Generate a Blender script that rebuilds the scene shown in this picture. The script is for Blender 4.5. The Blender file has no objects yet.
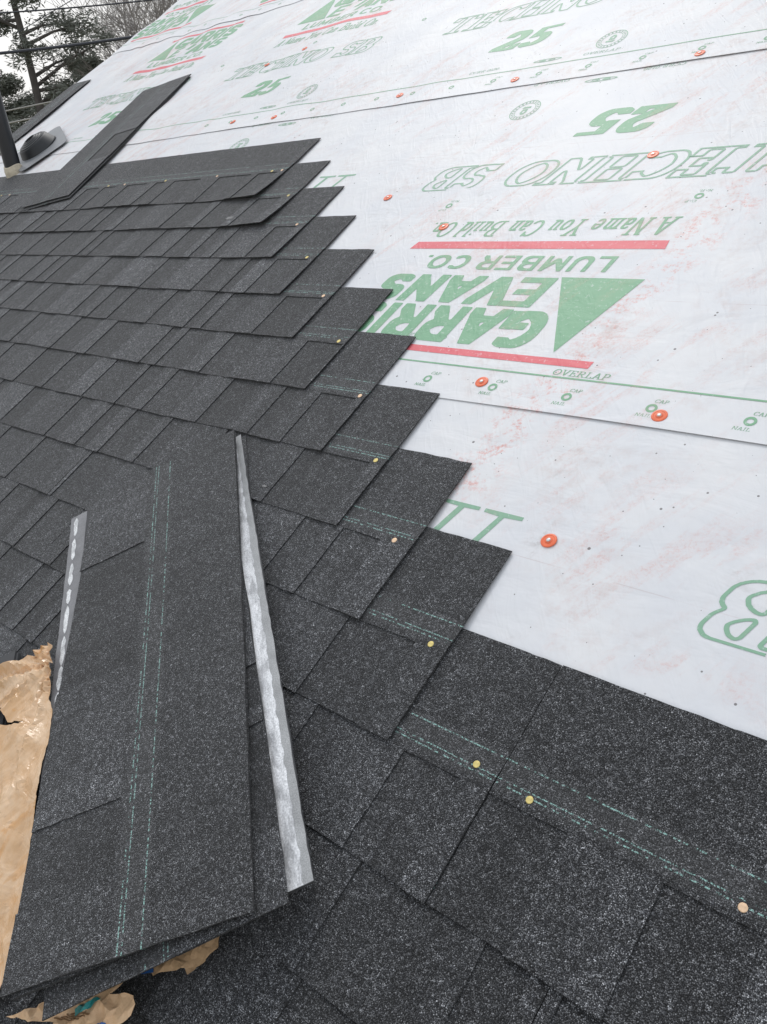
import bpy, bmesh, math, random
import numpy as np
from mathutils import Vector, Matrix, noise
random.seed(7)
rad = math.radians
SC = bpy.context.scene
COL = SC.collection

# ---------------------------------------------------------------- camera, sky, sun, exposure
TH = rad(26.565)                                   # 6:12 roof pitch
ROOF = Matrix.Translation((0, 0, 3.4)) @ Matrix.Rotation(TH, 4, 'X')   # roof frame: u along the courses, v up the slope, n off the deck
cd = bpy.data.cameras.new('camera'); cam = bpy.data.objects.new('camera', cd); COL.objects.link(cam)
Rc = ((0.7362228753, 0.5425311483, -0.4045192591), (0.2055125633, -0.7487562470, -0.6301814572), (-0.6447793919, 0.3808202145, -0.6627484440))
Cc = (0.50828, -0.05501, 0.94458)
mc = Matrix(((Rc[0][0], -Rc[1][0], -Rc[2][0], Cc[0]), (Rc[0][1], -Rc[1][1], -Rc[2][1], Cc[1]), (Rc[0][2], -Rc[1][2], -Rc[2][2], Cc[2]), (0, 0, 0, 1)))
cam.matrix_world = ROOF @ mc
cd.sensor_width = 36; cd.lens = 832.49 / 1024 * 36; cd.clip_start = .02; cd.clip_end = 3000
SC.camera = cam
SUN_EL, SUN_AZ = rad(52), rad(-48)                 # azimuth from +Y towards +X
w = bpy.data.worlds.new('World'); SC.world = w; w.use_nodes = True
wn = w.node_tree.nodes; wl = w.node_tree.links
bg = wn['Background']; bg.inputs['Strength'].default_value = .113
sky = wn.new('ShaderNodeTexSky'); sky.sky_type = 'NISHITA'; sky.sun_disc = False
sky.sun_elevation = SUN_EL; sky.sun_rotation = SUN_AZ; sky.air_density = 1.0; sky.dust_density = 4.0; sky.ozone_density = 1.0
hs = wn.new('ShaderNodeHueSaturation'); hs.inputs['Saturation'].default_value = .16; hs.inputs['Value'].default_value = 1.0
mx = wn.new('ShaderNodeMix'); mx.data_type = 'RGBA'; mx.inputs['Factor'].default_value = .6                # even cloud deck
tcw = wn.new('ShaderNodeTexCoord'); sxw = wn.new('ShaderNodeSeparateXYZ'); crw = wn.new('ShaderNodeValToRGB')
crw.color_ramp.elements[0].position = 0; crw.color_ramp.elements[0].color = (1, .98, .955, 1); crw.color_ramp.elements[1].position = .85; crw.color_ramp.elements[1].color = (.72, .79, .88, 1)
scw = wn.new('ShaderNodeVectorMath'); scw.operation = 'SCALE'; scw.inputs['Scale'].default_value = 11.2
wl.new(tcw.outputs['Generated'], sxw.inputs[0]); wl.new(sxw.outputs[2], crw.inputs[0]); wl.new(crw.outputs[0], scw.inputs[0]); wl.new(scw.outputs[0], mx.inputs['B'])
wl.new(sky.outputs[0], hs.inputs['Color']); wl.new(hs.outputs[0], mx.inputs['A']); wl.new(mx.outputs['Result'], bg.inputs['Color'])
ld = bpy.data.lights.new('sun', 'SUN'); ld.energy = .9; ld.angle = rad(18); ld.color = (1, .97, .93)
sun = bpy.data.objects.new('sun', ld); COL.objects.link(sun)
sd = Vector((math.sin(SUN_AZ) * math.cos(SUN_EL), math.cos(SUN_AZ) * math.cos(SUN_EL), math.sin(SUN_EL)))
sun.rotation_euler = sd.to_track_quat('Z', 'Y').to_euler()
SC.view_settings.view_transform = 'Standard'; SC.view_settings.look = 'None'
SC.view_settings.exposure = 0.0; SC.view_settings.gamma = 1; SC.view_settings.use_curve_mapping = False

# ---------------------------------------------------------------- node helpers
class NT:
    def __init__(s, name):
        s.m = bpy.data.materials.new(name); s.m.use_nodes = True
        s.n = s.m.node_tree.nodes; s.l = s.m.node_tree.links; s.b = s.n['Principled BSDF']
    def put(s, inp, v):
        if v is None: return
        if isinstance(v, bpy.types.NodeSocket): s.l.new(v, inp)
        else: inp.default_value = v
    def math(s, op, a, b=None, c=None, clamp=False):
        n = s.n.new('ShaderNodeMath'); n.operation = op; n.use_clamp = clamp
        s.put(n.inputs[0], a); s.put(n.inputs[1], b); s.put(n.inputs[2], c); return n.outputs[0]
    def mix(s, f, a, b, mode='MIX'):
        n = s.n.new('ShaderNodeMix'); n.data_type = 'RGBA'; n.blend_type = mode
        s.put(n.inputs['Factor'], f); s.put(n.inputs['A'], a); s.put(n.inputs['B'], b); return n.outputs['Result']
    def noise(s, vec, scale, detail=3, rough=.5, dist=0):
        n = s.n.new('ShaderNodeTexNoise'); s.put(n.inputs['Vector'], vec)
        n.inputs['Scale'].default_value = scale; n.inputs['Detail'].default_value = detail
        n.inputs['Roughness'].default_value = rough; n.inputs['Distortion'].default_value = dist; return n.outputs['Fac']
    def voro(s, vec, scale, out='Distance', dim='3D', feat='F1'):
        n = s.n.new('ShaderNodeTexVoronoi'); n.voronoi_dimensions = dim; n.feature = feat
        s.put(n.inputs['Vector'], vec); n.inputs['Scale'].default_value = scale; return n.outputs[out]
    def ramp(s, f, stops, interp='LINEAR'):
        n = s.n.new('ShaderNodeValToRGB'); s.put(n.inputs[0], f); cr = n.color_ramp; cr.interpolation = interp
        while len(cr.elements) < len(stops): cr.elements.new(.5)
        for e, (p, c) in zip(cr.elements, stops):
            e.position = p; e.color = (c, c, c, 1) if not isinstance(c, tuple) else (*c, 1)
        return n.outputs['Color']
    def step(s, v, lo, hi):
        n = s.n.new('ShaderNodeMapRange'); n.interpolation_type = 'SMOOTHSTEP'
        s.put(n.inputs[0], v); n.inputs[1].default_value = lo; n.inputs[2].default_value = hi; return n.outputs[0]
    def vscale(s, vec, v):
        n = s.n.new('ShaderNodeVectorMath'); n.operation = 'MULTIPLY'; s.put(n.inputs[0], vec); n.inputs[1].default_value = v; return n.outputs[0]
    def uv(s):
        return s.n.new('ShaderNodeTexCoord').outputs['UV']
    def obj(s):
        return s.n.new('ShaderNodeTexCoord').outputs['Object']
    def sep(s, vec):
        n = s.n.new('ShaderNodeSeparateXYZ'); s.put(n.inputs[0], vec); return n.outputs
    def attr(s, name):
        n = s.n.new('ShaderNodeAttribute'); n.attribute_name = name; return n.outputs['Color']
    def bump(s, h, dist, strength=1, normal=None):
        n = s.n.new('ShaderNodeBump'); s.put(n.inputs['Height'], h); n.inputs['Distance'].default_value = dist
        n.inputs['Strength'].default_value = strength
        if normal is not None: s.l.new(normal, n.inputs['Normal'])
        return n.outputs[0]
    def out(s, color=None, rough=None, normal=None, spec=None, metal=None):
        s.put(s.b.inputs['Base Color'], color); s.put(s.b.inputs['Roughness'], rough)
        if normal is not None: s.l.new(normal, s.b.inputs['Normal'])
        if spec is not None: s.b.inputs['Specular IOR Level'].default_value = spec
        if metal is not None: s.b.inputs['Metallic'].default_value = metal
        return s.m

def granule_mat():
    t = NT('asphalt_granules'); uv = t.uv(); x, y, z = t.sep(uv)
    tone = t.sep(t.attr('tone'))[0]
    vor = t.n.new('ShaderNodeTexVoronoi'); vor.voronoi_dimensions = '2D'; t.l.new(uv, vor.inputs['Vector']); vor.inputs['Scale'].default_value = 700
    vd, vc = vor.outputs['Distance'], t.sep(vor.outputs['Color'])[0]
    vor2 = t.n.new('ShaderNodeTexVoronoi'); vor2.voronoi_dimensions = '2D'; t.l.new(uv, vor2.inputs['Vector']); vor2.inputs['Scale'].default_value = 400
    vc2 = t.sep(vor2.outputs['Color'])[1]
    g = t.ramp(vc, [(0, (.012, .013, .015)), (.30, (.026, .028, .032)), (.55, (.050, .053, .058)), (.78, (.090, .094, .101)), (.93, (.145, .152, .162)), (.99, (.23, .24, .255))])
    g = t.mix(t.step(vd, .30, .62), g, (.006, .006, .007, 1))       # black asphalt between the granules
    vor3 = t.n.new('ShaderNodeTexVoronoi'); vor3.voronoi_dimensions = '2D'; t.l.new(uv, vor3.inputs['Vector']); vor3.inputs['Scale'].default_value = 190
    clump = t.ramp(t.sep(vor3.outputs['Color'])[0], [(0, .66), (.5, .97), (.85, 1.2), (1, 1.6)])
    g = t.mix(1, g, clump, 'MULTIPLY')
    g2 = t.ramp(vc2, [(0, .62), (.5, .92), (.85, 1.22), (1, 1.65)])
    col = t.mix(1, g, g2, 'MULTIPLY')
    patch = t.ramp(t.noise(uv, 9, 4, .6), [(.3, .92), (.7, 1.08)])
    col = t.mix(1, col, patch, 'MULTIPLY')
    col = t.mix(1, col, tone, 'MULTIPLY'); col = t.mix(1, col, (1.76, 1.72, 1.69, 1), 'MULTIPLY')
    drop = t.ramp(t.noise(t.vscale(uv, (24, 1.1, 1)), 1, 3, .55, .2), [(.3, .84), (.7, 1.20)])
    col = t.mix(1, col, drop, 'MULTIPLY')
    fine = t.ramp(t.noise(uv, 45, 3, .6), [(.3, .88), (.7, 1.12)])
    col = t.mix(1, col, fine, 'MULTIPLY')
    # paler dusty nail zone and the printed dashed nail lines
    zone = t.math('MULTIPLY', t.step(y, .150, .156), t.math('SUBTRACT', 1, t.step(y, .196, .203)))
    col = t.mix(t.math('MULTIPLY', zone, .11), col, (.17, .17, .17, 1))
    def line(y0, wd, thr, sc, seedx):
        d = t.math('ABSOLUTE', t.math('SUBTRACT', y, y0))
        m = t.math('SUBTRACT', 1, t.step(d, wd * .4, wd))
        n1 = t.noise(t.vscale(uv, (sc, 9, 1)), 1, 1, .5)
        n2 = t.noise(t.vscale(uv, (3.1, 2, 1)), 1.7 + seedx, 2, .5)
        n3 = t.noise(uv, 420 + 30 * seedx, 1, .5)
        k = t.math('MULTIPLY', t.step(t.math('ADD', t.math('MULTIPLY', n1, .65), t.math('MULTIPLY', n2, .35)), thr, thr + .06), t.step(n3, .46, .53))
        return t.math('MULTIPLY', m, k)
    ln = t.math('MAXIMUM', t.math('MAXIMUM', line(.161, .0013, .43, 150, 0), line(.167, .0012, .44, 170, 1)), line(.193, .0013, .44, 130, 2), clamp=True)
    col = t.mix(t.math('MULTIPLY', ln, .9), col, (.36, .62, .57, 1))
    # pale scuffs and chalky dust
    sc = t.math('MULTIPLY', t.step(t.noise(uv, 5, 5, .7, .5), .66, .76), t.step(t.noise(uv, 260, 2), .45, .6))
    col = t.mix(t.math('MULTIPLY', sc, .22), col, (.3, .3, .3, 1))
    h = t.math('ADD', t.math('MULTIPLY', vd, -1.0), t.math('MULTIPLY', vc, .7))
    nb = t.bump(h, .0011, .9)
    t.b.inputs['Sheen Weight'].default_value = .17; t.b.inputs['Sheen Roughness'].default_value = .45
    return t.out(col, .7, nb, .28)
M_GRAN = granule_mat()

def back_mat(name, c, film=False):
    t = NT(name); uv = t.uv()
    n = t.noise(uv, 30, 5, .65); n2 = t.noise(uv, 600, 2, .6)
    col = t.mix(1, c, t.ramp(n, [(.25, .75), (.75, 1.25)]), 'MULTIPLY')
    col = t.mix(1, col, t.ramp(n2, [(.3, .7), (.7, 1.3)]), 'MULTIPLY')
    return t.out(col, .38 if film else .7, t.bump(t.math('ADD', n, t.math('MULTIPLY', n2, .1)), .003, .6), .5)
M_BACK = back_mat('shingle_backing', (.065, .066, .07, 1))
M_FILM = back_mat('grey_release_film', (.20, .20, .21, 1), True)
M_FILM2 = back_mat('silver_film_dull', (.36, .365, .37, 1), True)
def seal_mat(name, c0, c1, sc):
    t = NT(name); uv = t.uv(); n = t.noise(t.vscale(uv, (1, 2.2, 1)), sc, 5, .65, .4)
    col = t.mix(t.step(n, .35, .62), c0, c1); n2 = t.noise(uv, 380, 2)
    col = t.mix(1, col, t.ramp(n2, [(.3, .75), (.7, 1.2)]), 'MULTIPLY')
    return t.out(col, .42, t.bump(n, .004, .7), .5)
M_SEAL = seal_mat('silver_sealant', (.46, .465, .48, 1), (.86, .87, .89, 1), 22)
M_WHITE = seal_mat('white_sealant', (.50, .51, .52, 1), (.80, .81, .82, 1), 40)

def wrinkle(t, uv):
    a = t.noise(t.vscale(uv, (1.0, 2.4, 1)), 5.5, 4, .55, .6)
    rot = t.n.new('ShaderNodeVectorRotate'); rot.rotation_type = 'Z_AXIS'; rot.inputs['Angle'].default_value = rad(58); t.l.new(uv, rot.inputs['Vector'])
    b = t.noise(t.vscale(rot.outputs[0], (1.0, 4.0, 1)), 3.6, 3, .5, .3)
    c = t.noise(uv, 60, 3, .6)
    f1 = t.math('ABSOLUTE', t.math('SUBTRACT', t.noise(t.vscale(rot.outputs[0], (1, 4, 1)), 9, 2, .5, 1.2), .5))
    h = t.math('ADD', t.math('ADD', t.math('MULTIPLY', a, .9), t.math('MULTIPLY', b, .45)), t.math('ADD', t.math('MULTIPLY', c, .012), t.math('MULTIPLY', t.step(f1, 0, .22), .10)))
    return t.bump(h, .009, .33)
def chalk(t, uv):
    """rubbed red chalk and dirty scuffs"""
    rot = t.n.new('ShaderNodeVectorRotate'); rot.rotation_type = 'Z_AXIS'; rot.inputs['Angle'].default_value = rad(-62); t.l.new(uv, rot.inputs['Vector'])
    big = t.step(t.noise(uv, 2.3, 3, .6, .8), .44, .60)
    st = t.step(t.noise(t.vscale(rot.outputs[0], (1.2, 5, 1)), 5, 4, .65, .2), .47, .60)
    sp = t.math('ADD', .22, t.math('MULTIPLY', .78, t.step(t.noise(uv, 120, 6, .85), .46, .64)))
    return t.math('MULTIPLY', t.math('MULTIPLY', big, st), sp)
def membrane_mat():
    t = NT('white_underlayment'); uv = t.uv()
    col = t.mix(t.step(t.noise(uv, 4, 4, .6), .35, .65), (.69, .703, .735, 1), (.75, .753, .767, 1))
    x, y, _z = t.sep(uv)                                # one long rubbed smear running down the slope across the emblem's right
    cxl = t.math('ADD', t.math('MULTIPLY', y, .20), -.47)
    bw = t.math('SUBTRACT', 1, t.step(t.math('ABSOLUTE', t.math('SUBTRACT', x, t.math('ADD', cxl, t.math('MULTIPLY', t.noise(uv, 7, 2), .10)))), .01, .075))
    bw = t.math('MULTIPLY', bw, t.math('MULTIPLY', t.step(y, .50, .60), t.math('SUBTRACT', 1, t.step(y, 1.35, 1.6))))
    bw = t.math('MULTIPLY', bw, t.math('MULTIPLY', t.step(t.noise(uv, 28, 4, .7), .46, .60), t.step(t.noise(uv, 110, 6, .8), .42, .62)))
    col = t.mix(t.math('MULTIPLY', bw, .80), col, (.70, .30, .26, 1))
    col = t.mix(t.math('MULTIPLY', chalk(t, uv), .58), col, (.66, .38, .34, 1))
    soft = t.math('MULTIPLY', t.step(t.noise(uv, 3.1, 4, .6, .6), .47, .68), t.step(t.noise(uv, 30, 4, .7), .42, .7))
    col = t.mix(t.math('MULTIPLY', soft, .62), col, (.58, .46, .43, 1))
    vr = t.n.new('ShaderNodeTexVoronoi'); vr.voronoi_dimensions = '2D'; t.l.new(uv, vr.inputs['Vector']); vr.inputs['Scale'].default_value = 60
    vd, vc = vr.outputs['Distance'], t.sep(vr.outputs['Color'])[0]
    dots = t.math('MULTIPLY', t.math('LESS_THAN', vd, t.math('MULTIPLY', t.step(t.noise(uv, 13, 2), .35, .8), .17)), t.math('GREATER_THAN', vc, .91))
    col = t.mix(t.math('MULTIPLY', dots, .8), col, (.10, .09, .09, 1))
    for yc in (.475, 1.055, 1.60, 2.36, 2.90):           # faint factory fold lines
        cm = t.math('SUBTRACT', 1, t.step(t.math('ABSOLUTE', t.math('SUBTRACT', y, t.math('ADD', yc, t.math('MULTIPLY', t.noise(uv, 1.5, 1), .006)))), .0003, .0013))
        col = t.mix(t.math('MULTIPLY', cm, t.math('MULTIPLY', t.step(t.noise(uv, 12, 3), .4, .6), .35)), col, (.50, .40, .40, 1))
    grey = t.math('MULTIPLY', t.step(t.noise(uv, 6, 5, .7, 1.0), .60, .74), t.step(t.noise(uv, 70, 3, .7), .45, .6))
    col = t.mix(t.math('MULTIPLY', grey, .48), col, (.45, .43, .42, 1))
    return t.out(col, .48, wrinkle(t, uv), .32)
M_MEM = membrane_mat()
def print_mat(name, c):
    t = NT(name); uv = t.uv()
    wear = t.step(t.noise(uv, 90, 3, .7), .56, .72)
    col = t.mix(t.math('MULTIPLY', wear, .42), c, (.74, .75, .78, 1))
    col = t.mix(t.math('MULTIPLY', chalk(t, uv), .35), col, (.72, .33, .28, 1))
    return t.out(col, .5, wrinkle(t, uv), .45)
M_GREEN = print_mat('green_ink', (.18, .40, .235, 1))
M_GREENL = print_mat('pale_green_ink', (.235, .43, .30, 1))
M_RED = print_mat('red_ink', (.72, .12, .15, 1))

def simple(name, c, rough=.6, var=.15, sc=20, bump=.0, spec=.5, metal=0):
    t = NT(name); o = t.obj(); n = t.noise(o, sc, 4, .6)
    col = t.mix(1, (*c, 1), t.ramp(n, [(.25, 1 - var), (.75, 1 + var)]), 'MULTIPLY')
    return t.out(col, rough, t.bump(n, bump, .7) if bump else None, spec, metal)
M_ORANGE = simple('orange_plastic', (.83, .16, .06), .35, .12, 90)
M_STEEL = simple('nail_steel', (.55, .56, .55), .35, .15, 200, metal=.7)
M_BRASS = simple('yellow_zinc', (.74, .60, .22), .38, .3, 150, metal=.35)
M_COPPER = simple('pinkish_zinc', (.83, .58, .38), .38, .25, 150, metal=.35)
M_RUBBER = simple('black_rubber', (.022, .024, .027), .5, .2, 30)
M_PLATE = simple('grey_flashing', (.24, .25, .265), .45, .1, 12)
M_PIPE = simple('black_abs_pipe', (.018, .020, .025), .28, .2, 10)
M_CREAM = simple('cream_primer', (.62, .55, .43), .6, .25, 40, .002)
M_MARK = simple('pale_dust_mark', (.24, .24, .24), .8, .5, 300)
M_WOOD = simple('painted_trim', (.62, .61, .59), .6, .08, 5)
M_DECK = simple('osb_deck', (.42, .31, .18), .8, .2, 30, .002)
M_SIDING = simple('siding', (.50, .49, .46), .7, .08, 3)
M_CABLE = simple('cable_jacket', (.045, .05, .065), .6, .1, 3)
M_CABLEL = simple('weathered_cable', (.40, .39, .37), .6, .1, 3)
M_BARK = simple('pine_bark', (.11, .10, .095), .9, .35, 6, .03)
M_BARKHAZE = simple('hazed_bark', (.30, .28, .27), .9, .25, 4, .02)  # bark greyed and lightened: distance haze put into the colour
M_BARKFAR = simple('far_hazed_bark', (.42, .40, .39), .9, .2, 4, .02)  # paler again for the farther tree, its haze painted into the bark
M_NEEDLE = simple('hazed_pine_needles', (.17, .185, .16), .8, .4, 1.2)  # lighter than real needles, the fading with distance is in the colour
M_LEAF = simple('dark_evergreen', (.16, .17, .14), .8, .4, 1.0)
M_GRASS = simple('winter_grass', (.14, .13, .07), .95, .35, .6)
M_TEAL = simple('teal_wrapper_ink', (.02, .30, .30), .45, .2, 60)
M_BLUE = simple('blue_wrapper_ink', (.03, .12, .36), .45, .2, 60)
M_INK = simple('brown_wrapper_ink', (.22, .12, .05), .6, .2, 60)
def wrap_mat():
    t = NT('tan_wrapper'); o = t.obj(); n = t.noise(o, 14, 5, .65, .8); n2 = t.noise(o, 55, 4, .6, .5)
    n3 = t.step(t.noise(t.vscale(o, (1, .6, 1)), 9, 4, .6, 1.4), .58, .64)
    col = t.mix(t.step(n, .35, .65), (.60, .37, .19, 1), (.76, .54, .35, 1))
    col = t.mix(t.math('MULTIPLY', n3, .55), col, (.60, .29, .08, 1))
    m = t.out(col, .2, t.bump(t.math('ADD', n, t.math('MULTIPLY', n2, .12)), .010, .5), .6); return m
M_WRAP = wrap_mat()
M_PAPER = simple('torn_kraft', (.72, .48, .28), .5, .12, 40, .004)
M_PAPER2 = simple('kraft_inside', (.55, .36, .20), .7, .12, 40, .004)

# ---------------------------------------------------------------- object helpers
def mesh_obj(name, verts, faces, mat, parent=None, uvs=None, tone=None, smooth=False):
    me = bpy.data.meshes.new(name); me.from_pydata(verts, [], faces); me.materials.append(mat)
    nl = len(me.loops); vi = np.empty(nl, dtype=np.int32); me.loops.foreach_get('vertex_index', vi)
    if uvs is not None:
        a = np.asarray(uvs, dtype=np.float32)[vi]; me.uv_layers.new(name='UVMap').data.foreach_set('uv', a.ravel())
    if tone is not None:                                    # one value per face
        ca = me.color_attributes.new('tone', 'FLOAT_COLOR', 'CORNER'); li = np.ones((nl, 4), dtype=np.float32); k = 0
        lt = np.array([len(f) for f in faces]); li[:, :3] = np.repeat(np.asarray(tone, dtype=np.float32), lt)[:, None]
        ca.data.foreach_set('color', li.ravel())
    if smooth: me.polygons.foreach_set('use_smooth', [True] * len(faces))
    me.update(); o = bpy.data.objects.new(name, me); COL.objects.link(o); o.parent = parent; return o
def bm_obj(name, bm, mat, parent=None, smooth=False):
    me = bpy.data.meshes.new(name); bmesh.ops.recalc_face_normals(bm, faces=bm.faces); bm.to_mesh(me); bm.free(); me.materials.append(mat)
    if smooth: me.polygons.foreach_set('use_smooth', [True] * len(me.polygons))
    o = bpy.data.objects.new(name, me); COL.objects.link(o); o.parent = parent; return o
def tag(o, label=None, cat=None, group=None, kind=None):
    if label: o['label'] = label
    if cat: o['category'] = cat
    if group: o['group'] = group
    if kind: o['kind'] = kind
    return o
def empty(name, mat):
    o = bpy.data.objects.new(name, None); COL.objects.link(o); o.empty_display_size = .05; o.matrix_world = mat; return o
def on_roof(u, v, n=0, rz=0): return ROOF @ Matrix.Translation((u, v, n)) @ Matrix.Rotation(rz, 4, 'Z')
def add_box(bm, x0, x1, y0, y1, z0, z1):
    vs = [bm.verts.new((x, y, z)) for z in (z0, z1) for y in (y0, y1) for x in (x0, x1)]
    for f in ((0, 2, 3, 1), (4, 5, 7, 6), (0, 1, 5, 4), (2, 6, 7, 3), (0, 4, 6, 2), (1, 3, 7, 5)): bm.faces.new([vs[i] for i in f])
def lathe(bm, prof, seg=32, mat=Matrix.Identity(4), wob=0):
    rings = []
    for r, z in prof:
        rings.append([bm.verts.new(mat @ Vector((r * math.cos(a), r * math.sin(a), z + (wob * math.sin(a * 2 + 1) if wob else 0)))) for a in [2 * math.pi * i / seg for i in range(seg)]])
    for A, B in zip(rings, rings[1:]):
        for i in range(seg): bm.faces.new((A[i], A[(i + 1) % seg], B[(i + 1) % seg], B[i]))
    bm.faces.new(rings[0][::-1]); bm.faces.new(rings[-1])
def tube(bm, pts, rads, seg=8):
    rings = []; up = Vector((.13, .31, .94))
    for i, p in enumerate(pts):
        p = Vector(p); d = (Vector(pts[min(i + 1, len(pts) - 1)]) - Vector(pts[max(i - 1, 0)])).normalized()
        a = d.cross(up); a = a.normalized() if a.length > 1e-3 else d.orthogonal().normalized(); b = d.cross(a)
        rings.append([bm.verts.new(p + (a * math.cos(t) + b * math.sin(t)) * rads[i]) for t in [2 * math.pi * k / seg for k in range(seg)]])
    for A, B in zip(rings, rings[1:]):
        for i in range(seg): bm.faces.new((A[i], A[(i + 1) % seg], B[(i + 1) % seg], B[i]))
    bm.faces.new(rings[0][::-1]); bm.faces.new(rings[-1])

# ---------------------------------------------------------------- the shingle sheet
H = .337; EXP = .143; TU, TB = .0019, .0017
def segs(L, r, ends=None):
    """cut-outs between the raised tabs of one strip"""
    out = []; x = r.uniform(0, .09)
    while x < L - .03:
        wd = r.choice((r.uniform(.035, .07), r.uniform(.08, .15), r.uniform(.09, .17))); out.append([x, min(x + wd, L)]); x += wd + r.choice((r.uniform(.03, .07), r.uniform(.08, .19)))
    if ends: out = [s for s in out if s[1] < L - ends[0] - .03] + [[L - a, L - b] for a, b in [ends]]
    return out
def fbm(x, y, s): return noise.noise(Vector((x * s, y * s, 3.7)))
def sheet(parts, x0, x1, ys, cuts, zt, zb, r, tonef, xstep=.03, x_off=0, y_top=None):
    """append one solid layer (top, bottom, walls) to parts=(verts, faces, uvs, tones); cuts remove y<.145"""
    V, F, U, T = parts
    xs = {round(x0, 4), round(x1, 4)}; n = max(1, int((x1 - x0) / xstep))
    for i in range(n + 1): xs.add(round(x0 + (x1 - x0) * i / n, 4))
    cx = [c for s in cuts for c in s if x0 < c < x1]
    xs = sorted(v for v in xs if all(abs(v - c) > .006 for c in cx) or v in (round(x0, 4), round(x1, 4))); xs = sorted(set(xs) | {round(c, 4) for c in cx})
    nx, ny = len(xs) - 1, len(ys) - 1
    keep = [[True] * ny for _ in range(nx)]
    for i in range(nx):
        xm = (xs[i] + xs[i + 1]) / 2
        if any(a < xm < b for a, b in cuts):
            for j in range(ny):
                if ys[j + 1] < .1452: keep[i][j] = False
    def k(i, j): return 0 <= i < nx and 0 <= j < ny and keep[i][j]
    idx = {}
    def vid(i, j, top):
        key = (i, j, top)
        if key not in idx:
            x, y = xs[i], ys[j]; jx = jy = 0
            if not (k(i, j) and k(i - 1, j) and k(i, j - 1) and k(i - 1, j - 1)):
                h = Vector((x * 91.7 + x_off, y * 77.1, 1.3)); jx = noise.noise(h) * .0015; jy = noise.noise(h + Vector((5, 9, 2))) * .0016
                if j == 0: jy += noise.noise(Vector((x * 7 + x_off, .3, 8))) * .0022
            X, Y = x + jx, y + jy
            idx[key] = len(V); V.append((X, Y, (zt if top else zb)(x, y))); U.append((X + x_off, Y - (0 if top else .002)))
        return idx[key]
    for i in range(nx):
        for j in range(ny):
            if not keep[i][j]: continue
            tn = tonef((xs[i] + xs[i + 1]) / 2, (ys[j] + ys[j + 1]) / 2)
            F.append((vid(i, j, 1), vid(i + 1, j, 1), vid(i + 1, j + 1, 1), vid(i, j + 1, 1))); T.append(tn)
            F.append((vid(i, j, 0), vid(i, j + 1, 0), vid(i + 1, j + 1, 0), vid(i + 1, j, 0))); T.append(.4)
            for (di, dj, a, b) in ((0, -1, (i, j), (i + 1, j)), (1, 0, (i + 1, j), (i + 1, j + 1)), (0, 1, (i + 1, j + 1), (i, j + 1)), (-1, 0, (i, j + 1), (i, j))):
                if not k(i + di, j + dj):
                    F.append((vid(*b, 1), vid(*a, 1), vid(*a, 0), vid(*b, 0))); T.append(.42)
def shingle_mesh(name, L, cuts, zbase, r, parent, xa=0, ya=0, bright=1.0, xstep=.03, zero_origin=True):
    """a laminated strip L long: plain head lap, raised tabs, backing layer seen in the cut-outs. zbase(x,y)=underside height"""
    parts = ([], [], [], []); xo = r.uniform(0, 40)
    YS = [0, .03, .06, .1, .1448, .152, .18, .22, .26, .30, H]; YB = [.0006, .03, .06, .1, .1446, .150]
    bounds = sorted({0, L} | {c for s in cuts for c in s}); tones = {}
    for a, b in zip(bounds, bounds[1:]): tones[(a, b)] = r.uniform(.96, 1.30)
    btone = {}; x = 0
    splits = [0]
    while splits[-1] < L: splits.append(splits[-1] + r.uniform(.05, .13))
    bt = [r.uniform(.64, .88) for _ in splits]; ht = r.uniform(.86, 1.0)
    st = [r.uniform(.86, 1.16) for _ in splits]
    def seg_i(x): return max(i for i, s in enumerate(splits) if s <= x + 1e-9)
    def tf(x, y):
        if y > .1448: return ht * bright * .93
        for (a, b), t in tones.items():
            if a <= x <= b: return t * bright * st[seg_i(x)]
        return bright
    zt = lambda x, y: zbase(x, y) + TB * (1 if y < .155 else max(0, 1 - (y - .155) / .04)) + TU
    zb = lambda x, y: zbase(x, y) + TB * (1 if y < .155 else max(0, 1 - (y - .155) / .04))
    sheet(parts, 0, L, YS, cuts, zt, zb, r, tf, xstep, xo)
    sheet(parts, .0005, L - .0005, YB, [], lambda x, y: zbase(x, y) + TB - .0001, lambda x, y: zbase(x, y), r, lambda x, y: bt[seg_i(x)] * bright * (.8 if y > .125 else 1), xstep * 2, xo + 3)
    V = [(p[0] + xa, p[1] + ya, p[2]) for p in parts[0]]
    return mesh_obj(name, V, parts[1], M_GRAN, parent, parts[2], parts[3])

def nail_bm(rad_=.0048):
    bm = bmesh.new(); lathe(bm, [(rad_, 0), (rad_, .0007), (rad_ * .86, .0012), (rad_ * .3, .0014)], 16); return bm

# ---------------------------------------------------------------- ground, house
GZ = 0
bm = bmesh.new(); S = 900; N = 30
gv = [[bm.verts.new((S * (i / N - .5) * 2, S * (j / N - .5) * 2, GZ)) for j in range(N + 1)] for i in range(N + 1)]
for i in range(N):
    for j in range(N): bm.faces.new((gv[i][j], gv[i + 1][j], gv[i + 1][j + 1], gv[i][j + 1]))
tag(bm_obj('ground', bm, M_GRASS), kind='structure')

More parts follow.
